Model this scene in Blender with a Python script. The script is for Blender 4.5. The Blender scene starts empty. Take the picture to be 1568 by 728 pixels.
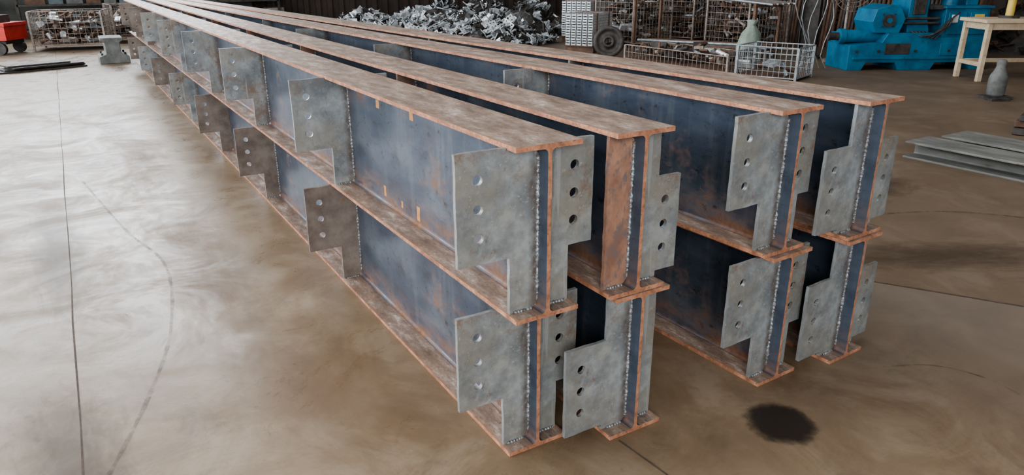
import bpy, math, random
from mathutils import Matrix, Vector
random.seed(7)
R=random.Random(11)
scene=bpy.context.scene
try: scene.view_settings.look='AgX - Medium High Contrast'
except Exception as e: print(e)

# ------------------------------------------------------------------ camera
C=Vector((-0.9479,-1.4397,1.2783)); yaw,pit,roll,f=0.5409,0.3558,-0.0037,1100.8
fw=Vector((math.sin(yaw)*math.cos(pit),math.cos(yaw)*math.cos(pit),-math.sin(pit)))
rr=Vector((math.cos(yaw),-math.sin(yaw),0)); uu=rr.cross(fw)
r2=rr*math.cos(roll)+uu*math.sin(roll); u2=-rr*math.sin(roll)+uu*math.cos(roll)
cd=bpy.data.cameras.new("camera"); cam=bpy.data.objects.new("camera",cd)
scene.collection.objects.link(cam); scene.camera=cam
cd.sensor_width=36; cd.lens=f/1568*36; cd.clip_end=200; cd.clip_start=.02
M=Matrix.Identity(4)
for i in range(3):
    M[i][0]=r2[i]; M[i][1]=u2[i]; M[i][2]=-fw[i]; M[i][3]=C[i]
cam.matrix_world=M

# ------------------------------------------------------------------ materials
def new_mat(name):
    m=bpy.data.materials.new(name); m.use_nodes=True
    nt=m.node_tree; b=nt.nodes["Principled BSDF"]
    return m,nt,b
def N(nt,t,**k):
    n=nt.nodes.new(t)
    for a,v in k.items(): setattr(n,a,v)
    return n
def noise(nt,scale,detail=6,rough=.6,stretch=None,coord='Object',dist=0,loc=None):
    tc=N(nt,'ShaderNodeTexCoord'); mp=N(nt,'ShaderNodeMapping')
    nt.links.new(tc.outputs[coord],mp.inputs[0])
    if stretch: mp.inputs['Scale'].default_value=stretch
    if loc: mp.inputs['Location'].default_value=loc
    n=N(nt,'ShaderNodeTexNoise'); n.inputs['Scale'].default_value=scale
    n.inputs['Detail'].default_value=detail; n.inputs['Roughness'].default_value=rough
    n.inputs['Distortion'].default_value=dist
    nt.links.new(mp.outputs[0],n.inputs[0]); return n.outputs['Fac']
def ramp(nt,src,stops):
    r=N(nt,'ShaderNodeValToRGB'); cr=r.color_ramp
    while len(cr.elements)<len(stops): cr.elements.new(.5)
    for e,(p,c) in zip(cr.elements,stops):
        e.position=p; e.color=(c,c,c,1) if not isinstance(c,(tuple,list)) else (*c,1)
    nt.links.new(src,r.inputs[0]); return r.outputs[0]
def mix(nt,fac,a,b,mode='MIX'):
    n=N(nt,'ShaderNodeMix',data_type='RGBA',blend_type=mode)
    for s,v in ((n.inputs[0],fac),(n.inputs[6],a),(n.inputs[7],b)):
        if isinstance(v,(int,float)): s.default_value=v
        elif isinstance(v,(tuple,list)): s.default_value=(*v,1)
        else: nt.links.new(v,s)
    return n.outputs[2]
def mth(nt,op,a,b=0,clamp=False):
    n=N(nt,'ShaderNodeMath',operation=op); n.use_clamp=clamp
    for s,v in ((n.inputs[0],a),(n.inputs[1],b)):
        if isinstance(v,(int,float)): s.default_value=v
        else: nt.links.new(v,s)
    return n.outputs[0]
def bump(nt,b,src,strength=.2,dist=.002):
    n=N(nt,'ShaderNodeBump'); n.inputs['Strength'].default_value=strength; n.inputs['Distance'].default_value=dist
    nt.links.new(src,n.inputs['Height']); nt.links.new(n.outputs[0],b.inputs['Normal'])
def sep(nt):
    tc=N(nt,'ShaderNodeTexCoord'); s=N(nt,'ShaderNodeSeparateXYZ'); nt.links.new(tc.outputs['Object'],s.inputs[0]); return s

def mottled(name,c1,c2,c3=None,scale=12,metal=0,rough=.6,stretch=None,bs=.2,pos=(.38,.62),p3=(.60,.68)):
    m,nt,b=new_mat(name)
    a=noise(nt,scale,8,.65,stretch)
    col=ramp(nt,a,[(pos[0],c1),(pos[1],c2)])
    if c3:
        s=noise(nt,scale*3.1,6,.7,stretch)
        col=mix(nt,ramp(nt,s,[(p3[0],0.),(p3[1],1.)]),col,c3)
    nt.links.new(col,b.inputs['Base Color'])
    b.inputs['Metallic'].default_value=metal
    nt.links.new(ramp(nt,noise(nt,scale*1.7,4),[(.3,rough-.1),(.7,rough+.12)]),b.inputs['Roughness'])
    bump(nt,b,noise(nt,scale*14,5),bs,.001)
    return m

def web_mat():
    m,nt,b=new_mat("mill_scale_steel")
    big=noise(nt,5,6,.6,(1,.5,1.3)); fine=noise(nt,38,8,.7,(1,.6,1))
    base=ramp(nt,big,[(.3,(.052,.069,.100)),(.5,(.090,.114,.155)),(.72,(.16,.185,.222))])
    vs=noise(nt,16,7,.7,(1,1.2,.12)); base=mix(nt,ramp(nt,vs,[(.52,0.),(.72,.4)]),base,(.23,.25,.275))
    base=mix(nt,ramp(nt,noise(nt,9,9,.8,(1,.5,1),loc=(4,2,1)),[(.55,0.),(.67,.65)]),base,(.045,.040,.044))
    base=mix(nt,ramp(nt,fine,[(.58,0.),(.68,.8)]),base,(.028,.022,.020))
    s=sep(nt)
    low=mth(nt,'SUBTRACT',.13,s.outputs[2]); low=mth(nt,'MULTIPLY',low,9,True)
    rn=noise(nt,14,7,.7,(1,.45,1.6))
    rmask=mth(nt,'MULTIPLY',low,ramp(nt,rn,[(.36,0.),(.60,1.)]))
    spot=ramp(nt,noise(nt,3.6,9,.8,(1,.7,1)),[(.55,0.),(.68,.8)])
    rm=mth(nt,'MAXIMUM',rmask,spot)
    rust=ramp(nt,noise(nt,50,5,.7),[(.3,(.10,.052,.032)),(.7,(.23,.112,.056))])
    col=mix(nt,rm,base,rust)
    nt.links.new(col,b.inputs['Base Color'])
    nt.links.new(mth(nt,'SUBTRACT',.55,mth(nt,'MULTIPLY',rm,.55),True),b.inputs['Metallic'])
    nt.links.new(mth(nt,'ADD',.34,mth(nt,'MULTIPLY',rm,.38)),b.inputs['Roughness'])
    bump(nt,b,fine,.15,.001)
    return m
def flange_mat():
    m,nt,b=new_mat("rusty_flange_steel")
    st=noise(nt,13,9,.78,(1.5,.55,1)); fine=noise(nt,70,7,.7)
    col=ramp(nt,st,[(.36,(.115,.080,.060)),(.48,(.195,.142,.112)),(.57,(.29,.225,.185)),(.67,(.56,.51,.465))])
    col=mix(nt,ramp(nt,noise(nt,8,9,.8,(1,.5,1),loc=(3,1,0)),[(.54,0.),(.66,.7)]),col,(.215,.125,.078))
    s=sep(nt); e=mth(nt,'MULTIPLY',mth(nt,'SUBTRACT',mth(nt,'ABSOLUTE',s.outputs[0]),.072),40,True)
    e=mth(nt,'MULTIPLY',e,ramp(nt,noise(nt,20,6,.7,(1,.3,1)),[(.42,0.),(.6,.8)]))
    col=mix(nt,e,col,(.27,.135,.07))
    col=mix(nt,ramp(nt,fine,[(.55,0.),(.68,.7)]),col,(.075,.050,.040))
    nt.links.new(col,b.inputs['Base Color']); b.inputs['Metallic'].default_value=.1
    nt.links.new(ramp(nt,st,[(.35,.62),(.7,.36)]),b.inputs['Roughness'])
    bump(nt,b,fine,.3,.001); return m
def plate_mat():
    m,nt,b=new_mat("grey_cut_plate")
    a=noise(nt,7,8,.7,(1,5,1)); s=sep(nt)
    col=ramp(nt,a,[(.37,(.15,.17,.185)),(.5,(.245,.27,.285)),(.62,(.36,.395,.41))])
    col=mix(nt,ramp(nt,noise(nt,4.5,8,.7,loc=(7,2,4)),[(.46,0.),(.62,.6)]),col,(.27,.25,.205))
    col=mix(nt,ramp(nt,noise(nt,6,9,.8,loc=(1,5,2)),[(.53,0.),(.64,.8)]),col,(.20,.125,.088))
    col=mix(nt,ramp(nt,noise(nt,24,9,.8,(1,1,.5)),[(.56,0.),(.67,.7)]),col,(.10,.097,.097))
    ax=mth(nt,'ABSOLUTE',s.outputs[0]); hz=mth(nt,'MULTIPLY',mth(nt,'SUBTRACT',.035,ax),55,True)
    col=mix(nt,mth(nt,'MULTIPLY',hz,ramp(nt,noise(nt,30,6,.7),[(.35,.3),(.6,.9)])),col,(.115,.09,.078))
    col=mix(nt,ramp(nt,noise(nt,80,6,.7),[(.61,0.),(.69,.6)]),col,(.46,.485,.50))
    col=mix(nt,ramp(nt,noise(nt,30,3,.5,(1,1,.05),loc=(0,0,3)),[(.68,0.),(.70,.5)]),col,(.38,.40,.41))
    nt.links.new(col,b.inputs['Base Color']); b.inputs['Metallic'].default_value=.35
    nt.links.new(ramp(nt,a,[(.3,.5),(.7,.3)]),b.inputs['Roughness'])
    bump(nt,b,noise(nt,90,5),.25,.001); return m
M_web=web_mat(); M_fl=flange_mat(); M_plate=plate_mat()
M_edge=mottled("rust_cut_edge",(.22,.095,.055),(.44,.22,.135),(.13,.08,.06),scale=26,metal=.0,rough=.7,p3=(.54,.66))
M_weld=mottled("weld_bead",(.11,.125,.135),(.29,.33,.36),(.12,.085,.06),scale=60,metal=.35,rough=.42,p3=(.48,.6))
M_rplate=mottled("rusty_stiffener_plate",(.20,.11,.08),(.35,.205,.145),(.15,.12,.115),scale=14,metal=.1,rough=.6,stretch=(1,1,.6),p3=(.5,.62))
M_pplate=mottled("brown_tinged_plate",(.12,.095,.085),(.22,.19,.165),(.22,.115,.08),scale=8,metal=.2,rough=.5)
M_chalk=mottled("orange_rust_mark",(.36,.17,.06),(.48,.26,.11),scale=50,rough=.8)
BM=[M_web,M_fl,M_edge,M_plate,M_weld,M_rplate,M_pplate,M_chalk]

# ------------------------------------------------------------------ mesh builder
class MB:
    def __init__(s): s.v=[];s.f=[];s.m=[];s.sm=[]
    def add(s,vs,fs,mat=0,T=None,smooth=False):
        o=len(s.v)
        s.v+= [tuple(T@Vector(p)) for p in vs] if T is not None else [tuple(p) for p in vs]
        for k,q in enumerate(fs):
            s.f.append(tuple(i+o for i in q)); s.m.append(mat[k] if isinstance(mat,list) else mat); s.sm.append(smooth)
    def box(s,c,d,mat=0,T=None):
        x,y,z=c; a,b,e=d[0]/2,d[1]/2,d[2]/2
        vs=[(x+i*a,y+j*b,z+k*e) for i in(-1,1) for j in(-1,1) for k in(-1,1)]
        s.add(vs,[(0,1,3,2),(4,6,7,5),(0,4,5,1),(2,3,7,6),(0,2,6,4),(1,5,7,3)],mat,T)
    def wedge(s,pts,y0,y1,mat=0,T=None):
        n=len(pts); vs=[(x,y0,z) for x,z in pts]+[(x,y1,z) for x,z in pts]
        fs=[tuple(range(n)),tuple(range(2*n-1,n-1,-1))]+[(i,i+n,(i+1)%n+n,(i+1)%n) for i in range(n)]
        s.add(vs,fs,mat,T)
    def cyl(s,p0,p1,r,mat=0,n=12,rb=None,T=None,caps=True):
        p0=Vector(p0);p1=Vector(p1);d=(p1-p0).normalized()
        a=d.orthogonal().normalized();b=d.cross(a); rb=r if rb is None else rb
        vs=[p0+(a*math.cos(t)+b*math.sin(t))*r for t in [2*math.pi*i/n for i in range(n)]]
        vs+=[p1+(a*math.cos(t)+b*math.sin(t))*rb for t in [2*math.pi*i/n for i in range(n)]]
        s.add(vs,[(i,(i+1)%n,(i+1)%n+n,i+n) for i in range(n)],mat,T,True)
        if caps: s.add(vs,[tuple(range(n-1,-1,-1)),tuple(range(n,2*n))],mat,T)
    def lathe(s,prof,c,mat=0,n=24,T=None):
        vs=[(c[0]+r*math.cos(2*math.pi*i/n),c[1]+r*math.sin(2*math.pi*i/n),c[2]+z) for r,z in prof for i in range(n)]
        fs=[(k*n+i,k*n+(i+1)%n,(k+1)*n+(i+1)%n,(k+1)*n+i) for k in range(len(prof)-1) for i in range(n)]
        s.add(vs,fs,mat,T,True)
    def path(s,pts,radii,mat=0,n=8,T=None):
        rings=[];L=len(pts)
        for i,p in enumerate(pts):
            d=(Vector(pts[min(i+1,L-1)])-Vector(pts[max(i-1,0)])).normalized()
            a=d.cross(Vector((.3,.9,.1))).normalized();b=d.cross(a);r=radii[i] if isinstance(radii,list) else radii
            rings+= [Vector(p)+(a*math.cos(2*math.pi*j/n)+b*math.sin(2*math.pi*j/n))*r for j in range(n)]
        fs=[(k*n+i,k*n+(i+1)%n,(k+1)*n+(i+1)%n,(k+1)*n+i) for k in range(L-1) for i in range(n)]
        s.add(rings,fs,mat,T,True)
    def obj(s,name,mats,loc=(0,0,0),rz=0,bevel=0,parent=None):
        me=bpy.data.meshes.new(name); me.from_pydata(s.v,[],s.f); me.update()
        for m in mats: me.materials.append(m)
        me.polygons.foreach_set("material_index",s.m); me.polygons.foreach_set("use_smooth",s.sm)
        o=bpy.data.objects.new(name,me); scene.collection.objects.link(o)
        o.location=loc; o.rotation_euler=(0,0,rz)
        if bevel:
            b=o.modifiers.new("bevel",'BEVEL'); b.width=bevel; b.segments=1; b.limit_method='ANGLE'; b.angle_limit=math.radians(50)
        if parent: o.parent=parent
        return o

def holed_plate(outline,holes,t):
    cu=bpy.data.curves.new("t",'CURVE'); cu.dimensions='2D'; cu.fill_mode='BOTH'; cu.extrude=t/2
    def sp(pts):
        s=cu.splines.new('POLY'); s.points.add(len(pts)-1)
        for p,q in zip(s.points,pts): p.co=(q[0],q[1],0,1)
        s.use_cyclic_u=True
    sp(outline)
    for x,z,r in holes: sp([(x+r*math.cos(2*math.pi*i/20),z+r*math.sin(2*math.pi*i/20)) for i in range(20)])
    o=bpy.data.objects.new("t",cu); scene.collection.objects.link(o)
    dg=bpy.context.evaluated_depsgraph_get(); me=bpy.data.meshes.new_from_object(o.evaluated_get(dg))
    vs=[(v.co.x,v.co.z,v.co.y) for v in me.vertices]; fs=[tuple(reversed(p.vertices)) for p in me.polygons]
    bpy.data.objects.remove(o); bpy.data.meshes.remove(me); bpy.data.curves.remove(cu)
    return vs,fs

# ------------------------------------------------------------------ the beams
H=.45; W=.188; TF=.0125; TW=.011; RF=.012; L=10.9
def profile(H=H,W=W,TF=TF,TW=TW,RF=RF):
    w=W/2; t=TW/2
    r=[(w,0),(w,TF),(t+RF,TF)]
    r+=[(t+RF-RF*math.sin(a),TF+RF-RF*math.cos(a)) for a in (math.pi/8,math.pi/4,3*math.pi/8,math.pi/2)]
    r+=[(t+RF-RF*math.cos(a),H-TF-RF+RF*math.sin(a)) for a in (0,math.pi/8,math.pi/4,3*math.pi/8,math.pi/2)]
    r+=[(w,H-TF),(w,H)]
    return r+[(-x,z) for x,z in reversed(r)]
PROF=profile()
TP=.012
def jag(o,amp=.0012):
    out=[]
    for i,p in enumerate(o):
        q=o[(i+1)%len(o)]; d=math.hypot(q[0]-p[0],q[1]-p[1]); out.append(p)
        m=int(d/.03)
        nx,nz=-(q[1]-p[1])/max(d,1e-6),(q[0]-p[0])/max(d,1e-6)
        for k in range(1,m):
            t=k/m; e=R.uniform(-amp,amp); out.append((p[0]+(q[0]-p[0])*t+nx*e,p[1]+(q[1]-p[1])*t+nz*e))
    return out
HR=.0132
def bracket(side,out,zlo,zhi):
    w0=TW/2; zb=TF; zt=H-TF; c=.018
    if out<.1:
        nn=W/2-.008
        o=[(w0,zb+c),(w0+c,zb),(nn,zb),(nn,zt),(w0+c,zt),(w0,zt-c)]
        hs=[]
    elif zhi>H/2+.16:
        nn=W/2-.006
        o=[(w0,zb+c),(w0+c,zb),(nn,zb),(nn,zlo),(out,zlo),(out,zhi),(W/2+.002,zhi),(W/2+.002,zt-.001),(w0+c,zt-.001),(w0,zt-c)]
        mid=(zlo+zhi)/2; hx=out-.058
        hs=[(hx,mid+k*.072,HR) for k in(-1,0,1)]
    else:
        nn=W/2-.006
        o=[(w0,zb+c),(w0+c,zb+.001),(W/2+.002,zb+.001),(W/2+.002,zlo),(out,zlo),(out,zhi),(nn,zhi),(nn,zt),(w0+c,zt),(w0,zt-c)]
        mid=(zlo+zhi)/2; hx=out-.052
        hs=[(hx,mid+k*.070,HR) for k in(-1,0,1)]
    if side<0: o=[(-x,z) for x,z in reversed(o)]; hs=[(-x,z,r) for x,z,r in hs]
    return holed_plate(jag(o),hs,TP)

def make_beam(x,y,zlev,th,left,right,matfn,marks=()):
    b=MB(); n=len(PROF); ys=[0,.6,1.6,3.2,6.0,L]
    vs=[(px,yy,pz) for yy in ys for px,pz in PROF]; fs=[];ms=[]
    for k in range(len(ys)-1):
        for i in range(n):
            j=(i+1)%n; fs.append((k*n+i,k*n+j,(k+1)*n+j,(k+1)*n+i))
            (xa,za),(xb,zb)=PROF[i],PROF[j]
            if abs(xa-xb)<1e-6 and abs(xa)>W/2-1e-4: ms.append(2)
            elif abs(za-zb)<1e-6: ms.append(1 if (za>H-1e-4 or abs(za-TF)<1e-4) else 0)
            else: ms.append(0)
    b.add(vs,fs,ms)
    b.add([(px,0,pz) for px,pz in PROF],[tuple(reversed(range(n)))],2)
    b.add([(px,L,pz) for px,pz in PROF],[tuple(range(n))],2)
    for side,spec in ((-1,left),(1,right)):
        for k,(yy,out,zlo,zhi) in enumerate(spec):
            vs,fs=bracket(side,out,zlo,zhi)
            b.add(vs,fs,matfn(side,k),Matrix.Translation((0,yy+TP/2,0)))
            if k<3:
                w0=side*(TW/2+.001)
                z0=TF+.022;z1=H-TF-.022;m=int((z1-z0)/.0028)
                for yo in (yy-.001,yy+TP+.001):
                    ph=R.uniform(0,6); a=0; rad=[]
                    for i in range(m+1):
                        a+=R.uniform(.7,1.7); rad.append(.0046+.0010*math.sin(a+ph)+.0012*math.sin(i*.21+ph)+R.uniform(-.0007,.0007))
                    pts=[(w0+R.uniform(-.0012,.0012),yo+R.uniform(-.0006,.0006),z0+(z1-z0)*i/m) for i in range(m+1)]
                    b.path(pts,rad,4,7)
                m=22
                for yo in (yy-.001,yy+TP+.001):
                    pts=[(side*(TW/2+.018+.055*i/m),yo,TF+.001) for i in range(m+1)]
                    b.path(pts,[.0048+.0014*math.sin(i*1.7)+R.uniform(-.001,.001) for i in range(m+1)],4,7)
    for (yy,zz,a,c) in marks:
        b.box((-TW/2-.0004,yy,zz),(.0006,a,c),7)
    return b.obj("steel_i_beam",BM,(x,y,zlev),th,bevel=.0012)
YS=[.042,1.42,2.82,4.2,5.6,7.0,8.4,9.8]
def brs(out,zlo,zhi,ys=YS,wide=lambda y:True): return [(y,out if wide(y) else .05,zlo,zhi) for y in ys]
up=(.165,.442); dn=(.030,.305)
grey=lambda s,k:3
def mA(s,k): return (3,6,6,6,3,6,3,6)[k]
def mB(s,k): return (3,3,3,3,3,3,6,6)[k]
def mD(s,k): return 5 if s<0 else 3
YS2=[y+.06 if i else y for i,y in enumerate(YS)]
make_beam(0,0,0,0,brs(.223,*up),brs(.155,*up),mA)
make_beam(-.0235,-.0764,H+.001,0,brs(.230,*up),brs(.16,*up),mB,
   marks=[(1.10,.38,.03,.03),(.80,.385,.03,.03),(.78,.055,.025,.05),(1.08,.06,.02,.04),(.92,.05,.015,.025)])
make_beam(.2865,-.087,0,0,brs(.225,*dn,ys=YS2,wide=lambda y:y<.5),brs(.05,*dn),grey)
make_beam(.266,-.0834,H+.001,0,brs(.05,*dn),brs(.168,*dn,wide=lambda y:y<5),mD)
tE,tG=.037,.048
make_beam(.8762,-.1082,0,tE,brs(.232,*up,wide=lambda y:y<4.5),brs(.14,*up,wide=lambda y:y<1),mB)
make_beam(.852,-.0905,H+.001,tE,brs(.230,*up,ys=[.042,1.25,2.6,4.0,5.4,6.8,8.2,9.6],wide=lambda y:y<4.5),brs(.14,*up,wide=lambda y:y<1),mB)
make_beam(1.2003,-.1373,0,tG,brs(.213,*dn,ys=YS2,wide=lambda y:y<1),brs(.18,*dn),grey)
make_beam(1.1996,-.1278,H+.001,tG,brs(.213,*dn,ys=YS2,wide=lambda y:y<1),brs(.18,*dn),grey)

# ------------------------------------------------------------------ floor
def floor_mat():
    m,nt,b=new_mat("worn_concrete_floor")
    big=noise(nt,.55,6,.6,dist=.6); med=noise(nt,2.4,9,.72,dist=.8); fine=noise(nt,60,6,.7)
    s=sep(nt)
    a=ramp(nt,big,[(.34,(.122,.080,.046)),(.50,(.178,.127,.080)),(.66,(.245,.190,.132))])
    c=ramp(nt,med,[(.37,(.098,.064,.038)),(.52,(.165,.117,.074)),(.64,(.25,.203,.150))])
    col=mix(nt,.5,a,c)
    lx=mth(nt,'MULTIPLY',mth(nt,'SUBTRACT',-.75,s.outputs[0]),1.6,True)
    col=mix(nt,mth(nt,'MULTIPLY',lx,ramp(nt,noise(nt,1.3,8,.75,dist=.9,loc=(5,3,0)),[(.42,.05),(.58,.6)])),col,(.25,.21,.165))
    col=mix(nt,ramp(nt,noise(nt,1.6,9,.78,dist=1.6),[(.54,0.),(.68,.55)]),col,(.075,.050,.032))
    col=mix(nt,ramp(nt,noise(nt,9,9,.8,(1,.6,1),dist=1),[(.56,0.),(.70,.42)]),col,(.080,.055,.037))
    col=mix(nt,ramp(nt,noise(nt,26,8,.8),[(.60,0.),(.70,.35)]),col,(.28,.235,.19))
    col=mix(nt,ramp(nt,fine,[(.58,0.),(.74,.4)]),col,(.075,.053,.038))
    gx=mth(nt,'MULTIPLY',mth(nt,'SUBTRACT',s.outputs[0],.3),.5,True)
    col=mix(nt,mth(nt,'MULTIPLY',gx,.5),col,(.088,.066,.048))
    q=mth(nt,'SUBTRACT',mth(nt,'SUBTRACT',s.outputs[0],1.86),mth(nt,'MULTIPLY',mth(nt,'SUBTRACT',.24,s.outputs[1]),.63))
    g=mth(nt,'MULTIPLY',mth(nt,'MULTIPLY',q,-60,True),mth(nt,'MULTIPLY',mth(nt,'SUBTRACT',s.outputs[0],1.1),1.5,True))
    g=mth(nt,'MULTIPLY',g,mth(nt,'MULTIPLY',mth(nt,'SUBTRACT',.24,s.outputs[1]),60,True))
    col=mix(nt,mth(nt,'MULTIPLY',g,.4),col,(.17,.15,.13))
    nt.links.new(col,b.inputs['Base Color'])
    rn=noise(nt,1.9,9,.78,dist=1.0,loc=(9,2,0))
    ro=mix(nt,ramp(nt,rn,[(.40,0.),(.60,1.)]),(.26,.26,.26),(.52,.52,.52))
    ro=mix(nt,gx,ro,(.58,.58,.58))
    nt.links.new(ro,b.inputs['Roughness']); b.inputs['Specular IOR Level'].default_value=.42
    bump(nt,b,mth(nt,'ADD',fine,mth(nt,'MULTIPLY',med,4)),.10,.003)
    return m
M_floor=floor_mat()
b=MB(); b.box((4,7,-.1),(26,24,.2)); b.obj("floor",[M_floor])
M_joint=mottled("dark_joint",(.05,.036,.028),(.085,.063,.048),scale=20,rough=.9)
def soft(name,colr,ro,lo,hi,scale,mx=.45):
    m,nt,b=new_mat(name); b.inputs['Base Color'].default_value=(*colr,1); b.inputs['Roughness'].default_value=ro
    nt.links.new(ramp(nt,noise(nt,scale,7,.75),[(lo,0.),(hi,mx)]),b.inputs['Alpha']); return m
M_scr=soft("tyre_scuff",(.05,.035,.026),.6,.38,.66,14)
def strip(name,pts,w,mat,z=.0012,jit=.0):
    b=MB(); n=len(pts); vs=[]
    for i,p in enumerate(pts):
        d=(Vector(pts[min(i+1,n-1)])-Vector(pts[max(i-1,0)])).normalized(); q=Vector((-d.y,d.x))*w/2*(1+R.uniform(-jit,jit))
        vs+=[(p[0]+q.x,p[1]+q.y,z),(p[0]-q.x,p[1]-q.y,z)]
    b.add(vs,[(2*i,2*i+1,2*i+3,2*i+2) for i in range(n-1)],0)
    return b.obj(name,[mat])
def catmull(p,m=10):
    o=[]
    for i in range(len(p)-1):
        a=p[max(i-1,0)];b_=p[i];c=p[i+1];d=p[min(i+2,len(p)-1)]
        for k in range(m):
            t=k/m
            o.append(tuple(.5*((2*b_[j])+(c[j]-a[j])*t+(2*a[j]-5*b_[j]+4*c[j]-d[j])*t*t+(3*b_[j]-a[j]-3*c[j]+d[j])*t**3) for j in(0,1)))
    return o+[p[-1]]
strip("floor_joint",[(-1.12+R.uniform(-.003,.003),-2+i*.4) for i in range(40)],.0045,M_joint,jit=.5)
strip("floor_joint",[(-3+.3*i,3.15+R.uniform(-.006,.006)) for i in range(10)],.005,M_scr,jit=.5)
strip("floor_joint",[(.215,-.1),(.235,-.35),(.25,-1.5)],.005,M_joint)
strip("floor_joint",[(1.85,.26),(2.0,.02),(2.17,-.26),(2.6,-.9)],.010,M_joint,jit=.3)
strip("floor_joint",[(1.62,.62),(1.85,.26)],.006,M_joint,jit=.3)
for pts,w in (([(-1.02,3.9),(-.86,2.7),(-.74,2.05),(-.80,1.35),(-.93,.85),(-1.10,.4)],.013),
              ([(1.25,-.25),(1.40,-.33),(1.47,-.46),(1.46,-.58)],.007),
              ([(2.3,.9),(3.1,.6),(3.5,.1)],.02),([(2.1,1.4),(3.0,1.9),(4.0,2.4)],.03),([(2.4,2.2),(3.6,2.9),(5.2,3.4)],.04)):
    strip("tyre_scuff_mark",catmull(pts),w,M_scr,z=.0016,jit=.3)

# soft-edged stains lying on the concrete
def stain_mat(name,colr,ro,sc,lo,hi,mx):
    m,nt,bb=new_mat(name); bb.inputs['Base Color'].default_value=(*colr,1); bb.inputs['Roughness'].default_value=ro
    tc=N(nt,'ShaderNodeTexCoord'); ln=N(nt,'ShaderNodeVectorMath',operation='LENGTH'); nt.links.new(tc.outputs['Object'],ln.inputs[0])
    rd=mth(nt,'ADD',ln.outputs['Value'],mth(nt,'MULTIPLY',mth(nt,'SUBTRACT',noise(nt,sc,9,.72,dist=.8),.5),1.5))
    nt.links.new(ramp(nt,rd,[(lo,mx),(hi,0.)]),bb.inputs['Alpha']); return m
M_st=stain_mat("damp_stain",(.060,.040,.026),.45,3.2,.15,1.0,.45)
M_ru=stain_mat("rust_dust_stain",(.17,.10,.052),.65,3.5,.1,1.1,.30)
def stain(x,y,sx,sy,rz,mat,z):
    b=MB(); n=40; b.add([(0,0,0)]+[(1.7*math.cos(2*math.pi*i/n),1.7*math.sin(2*math.pi*i/n),0) for i in range(n)],[(0,1+i,1+(i+1)%n) for i in range(n)])
    o=b.obj("floor_stain",[mat],(x,y,z),rz); o.scale=(sx,sy,1)
for k,(x,y,sx,sy,rz,mt) in enumerate(((-1.17,2.5,.15,.95,.03,M_st),(-1.15,.6,.18,.5,.1,M_st),(-.45,.6,.30,.50,.2,M_ru),(-.60,2.0,.22,1.2,.05,M_ru),
       (2.45,.22,.75,.22,-.5,M_st),(3.2,1.2,.5,.35,.3,M_st),(-1.75,4.2,.25,1.2,.1,M_st),(-.62,4.3,.22,1.4,.06,M_ru))):
    stain(x,y,sx,sy,rz,mt,.0006+.00005*k)

M_oil,nt,bb=new_mat("oil_stain")
bb.inputs['Base Color'].default_value=(.020,.014,.011,1); bb.inputs['Roughness'].default_value=.38
tc=N(nt,'ShaderNodeTexCoord'); ln=N(nt,'ShaderNodeVectorMath',operation='LENGTH'); nt.links.new(tc.outputs['Object'],ln.inputs[0])
rd=mth(nt,'ADD',ln.outputs['Value'],mth(nt,'MULTIPLY',mth(nt,'SUBTRACT',noise(nt,13,7,.7),.5),.085))
nt.links.new(ramp(nt,rd,[(.076,.86),(.112,0.)]),bb.inputs['Alpha'])
b=MB(); n=48; b.add([(0,0,.0022)]+[(.15*math.cos(2*math.pi*i/n),.15*math.sin(2*math.pi*i/n),.0018) for i in range(n)],[(0,1+i,1+(i+1)%n) for i in range(n)]); b.obj("oil_puddle",[M_oil],(.685,-.285,0))

# ------------------------------------------------------------------ room shell
M_wall=mottled("painted_wall",(.16,.175,.165),(.22,.235,.215),(.12,.10,.085),scale=2,rough=.8)
M_wdark=mottled("dark_corrugated_wall",(.040,.030,.025),(.07,.053,.044),(.03,.023,.02),scale=1.5,rough=.8)
M_glass,nt,bb=new_mat("daylit_window_glass")
bb.inputs['Base Color'].default_value=(.6,.7,.8,1); bb.inputs['Emission Color'].default_value=(.92,.96,1,1); bb.inputs['Emission Strength'].default_value=8
b=MB(); b.box((-2.95,17.6,1.1),(12.1,.2,2.2)); b.box((-2.95,17.6,9.2),(12.1,.2,.8))
for x in (-9,-3.2,2.85): b.box((x,17.6,5.5),(.5,.2,6.6))
for z in (4.4,6.6): b.box((-2.95,17.55,z),(12,.12,.10))
b.obj("wall_back",[M_wall])
b=MB(); b.box((10.05,17.6,4.8),(13.9,.2,9.6))
for k in range(46): b.box((3.2+.3*k,17.46,4.8),(.12,.06,9.6))
b.obj("wall_back_clad",[M_wdark])
b=MB()
for x0,x1 in ((-8.75,-3.45),(-2.95,2.6)): b.box(((x0+x1)/2,17.62,5.5),(x1-x0,.04,6.6))
b.obj("window_1",[M_glass])
b=MB(); b.box((14.5,7,4.8),(.2,24,9.6))
y=-4.8
while y<19: b.box((14.38,y,4.8),(.06,.12,9.6)); y+=.3
b.obj("wall_right",[M_wdark])
b=MB(); b.box((-9,7,.6),(.2,24,1.2)); b.box((-9,7,7.55),(.2,24,4.1)); 
for y in (-4,1,6,11,16): b.box((-9,y,3.35),(.2,.5,4.3))
b.obj("wall_left",[M_wall])
b=MB()
for y in (-1.5,3.5,8.5,13.5): b.box((-9.02,y,3.35),(.04,4.5,4.3))
b.obj("window_2",[M_glass])

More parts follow.
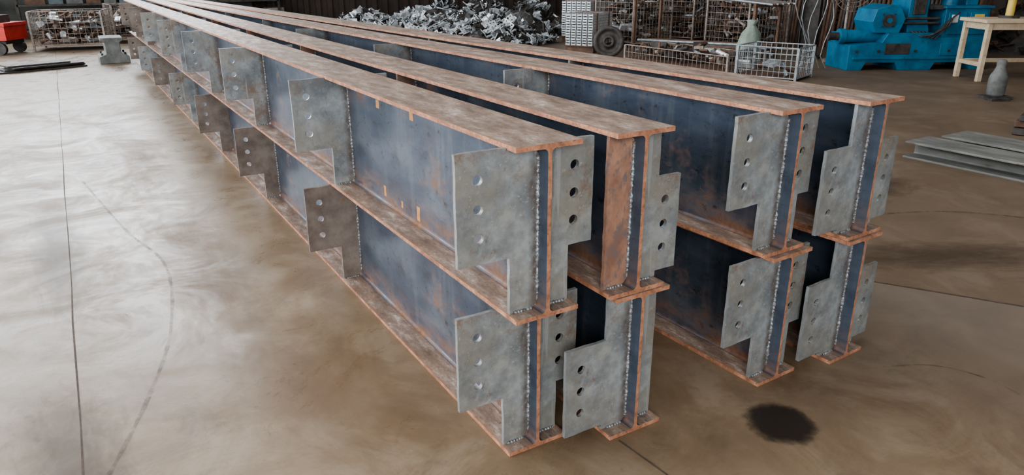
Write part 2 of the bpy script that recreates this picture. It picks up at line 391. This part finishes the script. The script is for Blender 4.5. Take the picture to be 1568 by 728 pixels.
# ------------------------------------------------------------------ lights
def area(name,loc,target,sx,sy,e,col):
    l=bpy.data.lights.new(name,'AREA'); l.shape='RECTANGLE'; l.size=sx; l.size_y=sy; l.energy=e; l.color=col
    o=bpy.data.objects.new(name,l); scene.collection.objects.link(o); o.location=loc
    o.rotation_euler=(Vector(target)-Vector(loc)).to_track_quat('-Z','Y').to_euler(); return o
area("overhead_fill_lamp",(-2.5,4,8.5),(0,3,0),5,12,800,(1,.985,.97))  # added area light above the frame for soft fill and sheen, no roof opening
area("front_fill_lamp",(-3.2,-5,2.6),(.5,0,.5),3,2.5,370,(1,.98,.95))  # fill light added behind the camera to brighten the beam ends, no door modelled
w=bpy.data.worlds.new("world"); scene.world=w; w.use_nodes=True
bg=w.node_tree.nodes["Background"]; bg.inputs[0].default_value=(.97,.97,1,1); bg.inputs[1].default_value=.40

# ------------------------------------------------------------------ background: far left
M_red=mottled("red_paint",(.42,.025,.02),(.55,.04,.03),(.2,.03,.02),scale=6,rough=.4)
M_dark=mottled("dark_iron",(.035,.032,.03),(.075,.068,.062),(.12,.06,.035),scale=10,metal=.3,rough=.6)
M_gal=mottled("galvanised_steel",(.50,.53,.55),(.74,.77,.79),(.26,.27,.28),scale=14,metal=.35,rough=.35)
M_wire=mottled("rusty_wire",(.18,.15,.13),(.34,.30,.26),(.24,.11,.06),scale=20,metal=.2,rough=.5)
M_rust=mottled("dull_rust",(.08,.045,.032),(.15,.085,.055),(.05,.038,.034),scale=8,metal=.1,rough=.7)
M_grey=mottled("grey_block",(.09,.095,.09),(.16,.165,.158),(.07,.06,.05),scale=7,rough=.7)
M_steelflat=mottled("flat_bar_steel",(.12,.125,.118),(.23,.23,.215),(.13,.09,.065),scale=7,metal=.3,rough=.5,stretch=(1,.3,1))
M_slate=mottled("slate_blue_paint",(.07,.10,.12),(.12,.16,.18),(.08,.06,.05),scale=5,rough=.5)

b=MB()
b.box((0,0,.34),(1.1,.6,.22),0); b.box((0,0,.48),(1.14,.64,.05),0); b.box((0,0,.2),(1.0,.5,.06),1)
for x in(-.4,.4):
    for y in(-.26,.26): b.cyl((x,y-.03,.1),(x,y+.03,.1),.1,1,16)
b.box((.2,0,.56),(.4,.3,.12),1); b.cyl((-.5,0,.5),(-.75,0,.95),.015,1)
b.obj("red_cart",[M_red,M_dark],(-2.1,13.7,0),-.5)

def wire_box(name,loc,sx,sy,sz,rz,cell=.1,fill=None,r=.004,mat=M_wire,feet=.1):
    b=MB()
    def line(a,c,rad=r): b.cyl(a,c,rad,0,5,caps=False)
    z0=feet;z1=feet+sz
    nx=int(sx/cell);ny=int(sy/cell);nz=int(sz/cell)
    for s in (-1,1):
        for i in range(nx+1):
            x=-sx/2+sx*i/nx; line((x,s*sy/2,z0),(x,s*sy/2,z1))
        for i in range(ny+1):
            y=-sy/2+sy*i/ny; line((s*sx/2,y,z0),(s*sx/2,y,z1))
        for k in range(nz+1):
            z=z0+sz*k/nz; rad=r*(2.2 if k in(0,nz) else 1)
            line((-sx/2,s*sy/2,z),(sx/2,s*sy/2,z),rad); line((s*sx/2,-sy/2,z),(s*sx/2,sy/2,z),rad)
        for t in (-1,1):
            b.box((s*(sx/2),t*(sy/2),(z1)/2),(.03,.03,z1),0)
    b.box((0,0,z0),(sx,sy,.02),3)
    if fill:
        for q in range(fill):
            p=Vector((R.uniform(-.42,.42)*sx,R.uniform(-.42,.42)*sy,z0+.05+R.random()**1.2*sz*.9))
            d=Vector((R.uniform(-1,1),R.uniform(-1,1),R.uniform(-.3,.6))).normalized()*R.uniform(.08,.26)
            mt=R.choice([1,1,3,3,3,2,0])
            if q%2: b.cyl(p-d*.5,p+d*.5,R.uniform(.012,.035),mt,6)
            else:
                b.box((0,0,0),(R.uniform(.08,.25),R.uniform(.05,.15),R.uniform(.01,.06)),mt,Matrix.Translation(p)@Matrix.Rotation(R.uniform(0,6),4,'Z')@Matrix.Rotation(R.uniform(-1,1),4,'X'))
    return b.obj(name,[mat,M_dark,M_gal,M_rust],loc,rz)
wire_box("wire_mesh_container",(-.80,13.9,0),1.1,.8,.55,-.2,.09,110)
wire_box("wire_mesh_container",(.45,14.9,0),1.2,.8,.6,.1,.09,110)
# storage racks with crates along the back wall
def rack(loc,rz,wd):
    b=MB()
    for x in(-wd/2,wd/2):
        for y in(-.25,.25): b.box((x,y,1.0),(.05,.05,2.0),0)
    for z in(.15,.65,1.15,1.65):
        b.box((0,0,z),(wd,.55,.04),0)
        x=-wd/2+.2
        while x<wd/2-.2:
            s=R.uniform(.22,.38); h=R.uniform(.15,.36); b.box((x+s/2-.05,0,z+.02+h/2),(s,.42,h),R.choice([1,2,3,1,4])); b.box((x+s/2-.05,-.215,z+.02+h*.75),(s*.5,.012,h*.2),0); x+=s+.06
    b.obj("storage_rack",[M_dark,M_slate,M_rust,M_grey,M_wire],loc,rz)
rack((-3.3,16.7,0),0,2.6); rack((-.35,16.8,0),0,2.6); rack((2.4,16.8,0),0,2.2)
b=MB(); b.wedge([(-.20,0),(.20,0),(.20,.10),(.10,.14),(.10,.30),(.15,.33),(.15,.37),(-.15,.37),(-.15,.33),(-.10,.30),(-.10,.14),(-.20,.10)],-.28,.28,0)
for s in(-1,1):
    for y in(-.2,.2): b.cyl((s*.155,y,.10),(s*.155,y,.15),.015,1,8)
b.obj("beam_support_stand",[M_grey,M_dark],(-.36,11.25,0),0,bevel=.006)
b=MB()
for k in range(4):
    b.box((R.uniform(-.05,.05),R.uniform(-.05,.05),.012+.022*k),(1.15-.12*k,.36-.02*k,.018),0,Matrix.Rotation(R.uniform(-.05,.05),4,'Z'))
b.obj("steel_sheet_stack",[M_dark],(-1.30,10.80,0),.35)

# ------------------------------------------------------------------ scrap parts pile
tplA=holed_plate([(-.09,-.06),(.09,-.06),(.09,.06),(-.09,.06)],[(x,z,.012) for x in(-.055,0,.055) for z in(-.03,.03)],.006)
tplB=holed_plate([(-.07,-.07),(.07,-.07),(.07,-.02),(-.02,-.02),(-.02,.07),(-.07,.07)],[(.04,-.045,.01),(-.045,.04,.01)],.006)
def heap(name,p0,p1,wid,h,count,mats,choice=(1,1,1,1,2,2,3,0),big=1.):
    b=MB(); p0=Vector((*p0,0));p1=Vector((*p1,0)); d=(p1-p0); n=Vector((-d.y,d.x,0)).normalized()
    m=14; K=8; vs=[]
    for i in range(m+1):
        for k in range(K+1):
            t=i/m; a=k/K*2-1; e=min(1,6*t,6*(1-t))
            vs.append(p0+d*t+n*a*wid+Vector((0,0,max(0,(h*.8*e*(1-a*a)*(.8+.3*math.sin(t*17)))))))
    b.add(vs,[(i*(K+1)+k,i*(K+1)+k+1,(i+1)*(K+1)+k+1,(i+1)*(K+1)+k) for i in range(m) for k in range(K)],0)
    for q in range(count):
        t=R.uniform(.0,1);a=R.uniform(-1,1); e=min(1,6*t+.1,6*(1-t)+.1)
        z=h*.8*e*(1-a*a)*(.8+.3*math.sin(t*17))+R.uniform(.02,.10)
        T=Matrix.Translation(p0+d*t+n*a*wid+Vector((0,0,z)))@Matrix.Rotation(R.uniform(0,6.3),4,'Z')@Matrix.Rotation(R.uniform(-1.3,1.3),4,'X')@Matrix.Rotation(R.uniform(-1,1),4,'Y')@Matrix.Scale(R.uniform(.7,1.25)*big,4)
        mt=R.choice(choice) if q%400!=17 else 4
        c=q%4
        if c==0: b.add(*tplA,mt,T)
        elif c==1: b.add(*tplB,mt,T)
        elif c==2:
            b.box((0,0,0),(.18,.08,.006),mt,T); b.box((0,.04,.03),(.18,.006,.06),mt,T)
        else: b.cyl((-.08,0,0),(.08,0,0),R.uniform(.01,.025),mt,8,T=T)
    return b.obj(name,mats)
M_gal2=mottled("dull_galvanised",(.22,.245,.26),(.40,.43,.45),(.10,.10,.10),scale=14,metal=.4,rough=.4)
pm=[M_dark,M_gal,M_gal2,M_dark,M_red]
heap("scrap_parts_pile",(4.3,14.6),(6.35,9.75),.72,.55,1500,pm,choice=(1,1,1,1,2,2,2,3,0))
heap("scrap_parts_pile",(6.5,14.8),(7.9,11.4),.6,.8,600,pm,choice=(1,1,2,2,3,0,0))
heap("scrap_iron_heap",(10.6,14.2),(13.2,9.2),.8,1.2,900,[M_dark,M_rust,M_gal2,M_rust,M_wire],choice=(0,0,1,1,3,2),big=1.6)
heap("scrap_iron_heap",(11.6,8.2),(12.9,3.6),.7,1.1,700,[M_dark,M_rust,M_gal2,M_rust,M_wire],choice=(0,0,1,1,3),big=1.6)

def bundle(name,loc,rz,sx,sy,nl,mat=M_gal):
    b=MB(); z=.1
    for x in(-.4,.4): b.box((x*sx,0,.05),(.1,sy,.1),1)
    b.box((0,0,.11),(sx,sy,.02),1); z=.12
    for k in range(nl):
        hh=.042; j=R.uniform(-.01,.01)
        nb=int(sy/.09)
        for q in range(nb):
            yy=-sy/2+sy*(q+.5)/nb
            b.wedge([(-sx/2+j,z),(sx/2+j,z),(sx/2+j,z+hh*.55),(-sx/2+j,z+hh*.55)],yy-.04,yy+.04,0)
            b.box((j,yy-.033,z+hh*.5),(sx,.006,hh*.9),0); b.box((j,yy+.033,z+hh*.5),(sx,.006,hh*.9),0)
        z+=hh
    for x in(-.3,.3): b.box((x*sx,0,z/2+.06),(.02,sy+.012,z-.11),1)
    return b.obj(name,[mat,M_rust],loc,rz)
bundle("galvanised_channel_bundle",(6.62,8.62,0),.5,.8,.5,12)
bundle("galvanised_channel_bundle",(7.65,10.1,0),.5,.9,.6,15,M_gal)
bundle("galvanised_channel_bundle",(8.9,10.9,0),.4,.9,.6,13,M_gal2)
b=MB(); 
b.lathe([(.05,-.05),(.05,.05),(.09,.05),(.09,.025),(.17,.025),(.18,.05),(.235,.05),(.24,0),(.235,-.05),(.18,-.05),(.17,-.025),(.09,-.025),(.09,-.05),(.05,-.05)],(0,0,0),0,32,Matrix.Translation((0,0,.24))@Matrix.Rotation(math.radians(80),4,'X'))
b.obj("iron_flywheel",[M_dark],(6.25,7.62,0),-.7)
for i,(x,y,rz,sz) in enumerate(((7.9,9.0,.2,.75),(9.1,7.45,.1,.7),(9.4,9.1,.2,.9),(10.2,10.4,.2,.9))):
    wire_box("wire_mesh_container",(x,y,0),1.1,.85,sz,rz,.09,190)
wire_box("wire_mesh_basket",(6.62,6.22,0),.7,2.0,.2,.02,.075,70,feet=.03)
wire_box("wire_mesh_basket",(6.68,4.80,0),.6,.75,.36,.35,.065,6,feet=.03,mat=M_gal2)
M_cloth=mottled("pale_green_cloth",(.17,.22,.185),(.27,.32,.275),scale=6,rough=.9)
b=MB(); prof=[(.0,0),(.15,.02),(.19,.12),(.17,.28),(.14,.44),(.07,.53),(.05,.56),(.09,.62),(0,.63)]
n=24; vs=[]
for r,z in prof:
    for i in range(n):
        a=2*math.pi*i/n; q=r*(1+.10*math.sin(5*a+z*9)+.06*math.sin(9*a)); vs.append((q*math.cos(a)+.05*z,q*math.sin(a)*.8,z))
b.add(vs,[(k*n+i,k*n+(i+1)%n,(k+1)*n+(i+1)%n,(k+1)*n+i) for k in range(len(prof)-1) for i in range(n)],0,None,True)
b.obj("cloth_sack",[M_cloth],(7.25,5.75,0))
b=MB()
for k in range(9):
    b.cyl((6.9+.05*k,8.0-.02*k,1.02),(7.9+.06*k,5.95,.80),.018,k%2,8)
for x,y,z in ((7.17,7.8,.98),(8.05,6.15,.81)):
    b.box((x,y,z-.02),(.6,.05,.05),1)
    for s in(-.27,.27): b.box((x+s,y,z/2-.02),(.04,.04,z-.04),1)
for k in range(14):
    b.cyl((6.98+.03*k,7.9,.06+.05*(k%4)),(7.85+.03*k,6.1,.06+.05*(k%4)),.022,1 if k%3 else 0,7)
b.obj("long_steel_rods",[M_gal2,M_rust])
b=MB()
for k in range(5):
    pts=[(7.35+.07*k,4.95-.05*k,.05)]+[(7.35+.07*k+.12*math.sin(t*.9+k),4.95-.05*k+.1*t/6,.05+t*.16) for t in range(1,9)]
    b.path(pts,.006,0,6)
b.obj("bent_wire_offcuts",[M_gal2])
b=MB()
b.box((0,-.12,3),(.25,.015,6),0); b.box((0,.12,3),(.25,.015,6),0); b.box((0,0,3),(.012,.24,6),0); b.box((0,0,.012),(.4,.4,.024),0)
b.obj("steel_column",[M_dark],(8.85,6.0,0),.5)
b=MB()
for k in range(64):
    x=R.uniform(-.02,.02); b.cyl((x,-2.2+.07*k,0),(x+.12,-2.2+.07*k+R.uniform(-.05,.05),1.9+R.uniform(-.2,.3)),.030,k%3,8)
b.box((.2,0,.9),(.05,4.6,.06),2); b.box((.2,0,1.6),(.05,4.6,.06),2)
for y in(-2.25,2.25): b.box((.2,y,1),(.06,.06,2),2)
b.obj("vertical_bar_rack",[M_rust,M_dark,M_rust],(10.4,6.6,0),.0)
b=MB()
for r in (.34,.28,.22,.16,.10):
    b.path([(r*math.cos(2*math.pi*i/32),0,1.05+r*math.sin(2*math.pi*i/32)) for i in range(33)],.006,0,5)
for i in range(16):
    a=2*math.pi*i/16; b.cyl((.03*math.cos(a),-.04,1.05+.03*math.sin(a)),(.34*math.cos(a),0,1.05+.34*math.sin(a)),.003,0,5)
for i in range(3):
    T=Matrix.Translation((0,.05,1.05))@Matrix.Rotation(i*2.094,4,'Y')@Matrix.Rotation(.4,4,'Z'); b.box((0,0,.17),(.13,.008,.26),1,T)
b.cyl((0,.02,1.05),(0,.22,1.05),.08,1,16); b.cyl((0,.12,.03),(0,.12,1.0),.022,0); b.cyl((0,.12,0),(0,.12,.03),.25,0,24)
b.obj("pedestal_fan",[M_wire,M_dark],(8.75,5.25,0),-.4)

# ------------------------------------------------------------------ blue machine
M_blue=mottled("machine_blue_paint",(.010,.095,.185),(.014,.155,.265),(.02,.05,.08),scale=5,rough=.42,p3=(.58,.72))
M_white=mottled("label_white",(.5,.52,.52),(.6,.62,.62),scale=9,rough=.5)
M_yel=mottled("yellow_paint",(.50,.36,.08),(.62,.46,.12),scale=6,rough=.5)
b=MB()
b.wedge([(-.95,0),(-.75,0),(-.70,.10),(-.30,.10),(-.25,0),(.20,0),(.25,.10),(.70,.10),(.75,0),(.95,0),(.95,.14),(.90,.16),(.90,.42),(.25,.42),(.2,.48),(-.45,.48),(-.52,.36),(-.95,.33)],-.32,.32,0)
b.box((0,-.335,.16),(1.8,.02,.03),0)
b.cyl((-.95,-.10,.43),(-.45,-.10,.43),.085,0,20); b.cyl((-1.02,-.10,.43),(-.95,-.10,.43),.10,0,20); b.cyl((-1.16,-.10,.43),(-1.02,-.10,.43),.05,2,16)
b.box((-.82,.14,.40),(.26,.24,.14),0)
b.wedge([(-.60,.48),(-.28,.48),(-.22,.66),(-.30,.80),(-.42,.84),(-.62,.78),(-.66,.62)],-.26,.26,0)
b.cyl((-.45,-.29,.64),(-.45,-.255,.64),.08,2,20); b.cyl((-.45,-.30,.64),(-.45,-.28,.64),.035,0,12)
for q in range(4): b.cyl((-.45+.11*math.cos(q*1.57+.8),-.272,.64+.11*math.sin(q*1.57+.8)),(-.45+.11*math.cos(q*1.57+.8),-.255,.64+.11*math.sin(q*1.57+.8)),.012,2,8)
b.wedge([(-.14,.48),(.16,.48),(.10,.70),(.10,1.5),(-.16,1.5),(-.16,.70)],-.20,.24,0)
b.box((-.03,-.215,1.02),(.16,.03,.62),2)
for zz in (.60,.66): b.cyl((-.24,-.22,zz),(.26,-.22,zz),.018,2,10)
b.box((.22,-.1,.80),(.22,.30,.05),2)
b.wedge([(-.35,1.35),(.25,1.35),(.25,1.75),(-.25,1.75)],-.28,.28,0)
b.box((.6,0,.60),(.60,.56,.38),0); b.box((.6,0,.805),(.66,.62,.03),0)
b.box((.46,-.29,.60),(.24,.015,.28),0); b.box((.75,-.29,.60),(.24,.015,.28),0)
b.box((.42,-.302,.66),(.09,.012,.10),1); b.box((.75,-.302,.69),(.13,.012,.05),3); b.cyl((.56,-.31,.56),(.56,-.295,.56),.018,2,10)
b.cyl((.50,0,.82),(.50,0,1.02),.11,0,20); b.cyl((.50,0,1.02),(.50,0,1.22),.085,2,20)
for q in range(10): b.box((.50+.09*math.cos(q*.628),.09*math.sin(q*.628),1.12),(.012,.012,.18),2)
b.box((.78,.05,.90),(.16,.2,.16),0)
for k in range(5): b.path([(-.10+.05*k,-.21,.50),(-.02+.05*k,-.34,.44-.01*k),(.12+.05*k,-.37,.46+.03*k),(.25+.03*k,-.34,.56+.03*k),(.32+.04*k,-.29,.62+.03*k)],.011,2,6)
for x in (-.85,-.55,-.05,.40,.85): b.cyl((x,-.34,.25),(x,-.318,.25),.018,2,8)
b.box((-.30,-.325,.28),(.34,.012,.14),2); b.box((.45,-.325,.27),(.34,.012,.16),0)
b.obj("blue_hydraulic_press",[M_blue,M_white,M_dark,M_yel],(8.96,4.50,0),-.50,bevel=.006)

# ------------------------------------------------------------------ table with things on it
M_tab=mottled("cream_painted_wood",(.40,.31,.21),(.52,.43,.31),(.22,.16,.11),scale=6,rough=.6)
b=MB()
b.box((.65,0,.70),(1.4,.55,.04),0); b.box((.65,-.23,.64),(1.28,.03,.08),0); b.box((.65,.23,.64),(1.28,.03,.08),0)
for x in(.02,1.28):
    b.box((x,0,.64),(.03,.44,.08),0)
    for y in(-.23,.23): b.box((x,y,.34),(.055,.055,.68),0)
b.box((.02,0,.2),(.035,.42,.05),0); b.box((1.28,0,.2),(.035,.42,.05),0); b.box((.65,.23,.2),(1.24,.03,.05),0)
b.obj("work_table",[M_tab],(8.50,3.40,0),-.55,bevel=.004)
b=MB()
b.cyl((0,0,0),(0,0,.03),.11,1,20); b.cyl((0,0,.03),(0,0,.28),.045,0,16); b.box((0,.02,.30),(.22,.10,.10),0); b.cyl((.0,-.05,.3),(.0,-.16,.3),.03,1,14)
b.obj("bench_drill",[M_yel,M_dark],(8.85,3.22,.72),-.4,bevel=.003)
b=MB(); b.lathe([(0,0),(.07,0),(.07,.16),(.05,.2),(.02,.22),(.02,.25),(0,.25)],(0,0,0),0,18); b.obj("yellow_oil_can",[M_yel],(9.15,3.0,.72))
b=MB(); b.lathe([(0,0),(.075,0),(.085,.02),(.088,.16),(.080,.21),(.055,.26),(.042,.30),(.046,.33),(.045,.36),(.03,.37),(0,.37)],(0,0,.03),0,28)
b.box((0,0,.015),(.26,.2,.03),1); b.box((-.05,-.12,.012),(.2,.12,.024),1)
b.obj("cast_iron_bottle_weight",[M_grey,M_dark],(7.3,2.45,0),-.5)
b=MB(); b.box((0,0,.03),(.34,.22,.05),0); b.box((.02,.01,.085),(.28,.2,.05),1); b.box((-.02,0,.135),(.24,.17,.045),0); b.box((.2,-.25,.03),(.16,.2,.05),1)
b.obj("steel_block_stack",[M_dark,M_rust],(5.75,1.38,0),.3,bevel=.003)
for k,(x,y1,w_,h_,rz) in enumerate(((4.24,1.46,.30,.12,.02),(4.66,1.42,.34,.12,-.005))):
    b=MB(); P=profile(h_,w_,.014,.012,.01); n=len(P); LL=5
    b.add([(px,yy,pz) for yy in (-LL,0) for px,pz in P],[(i,(i+1)%n,n+(i+1)%n,n+i) for i in range(n)],0)
    b.add([(px,-LL,pz) for px,pz in P],[tuple(reversed(range(n)))],1); b.add([(px,0,pz) for px,pz in P],[tuple(range(n))],1)
    b.obj("long_steel_section",[M_steelflat,M_rust],(x,y1,0),rz,bevel=.002)
b=MB()
for k in range(3): b.cyl((6.2+.1*k,.6,.02),(7.9,1.9+.12*k,.02),.02,0,8)
b.obj("steel_pipe_offcuts",[M_dark])
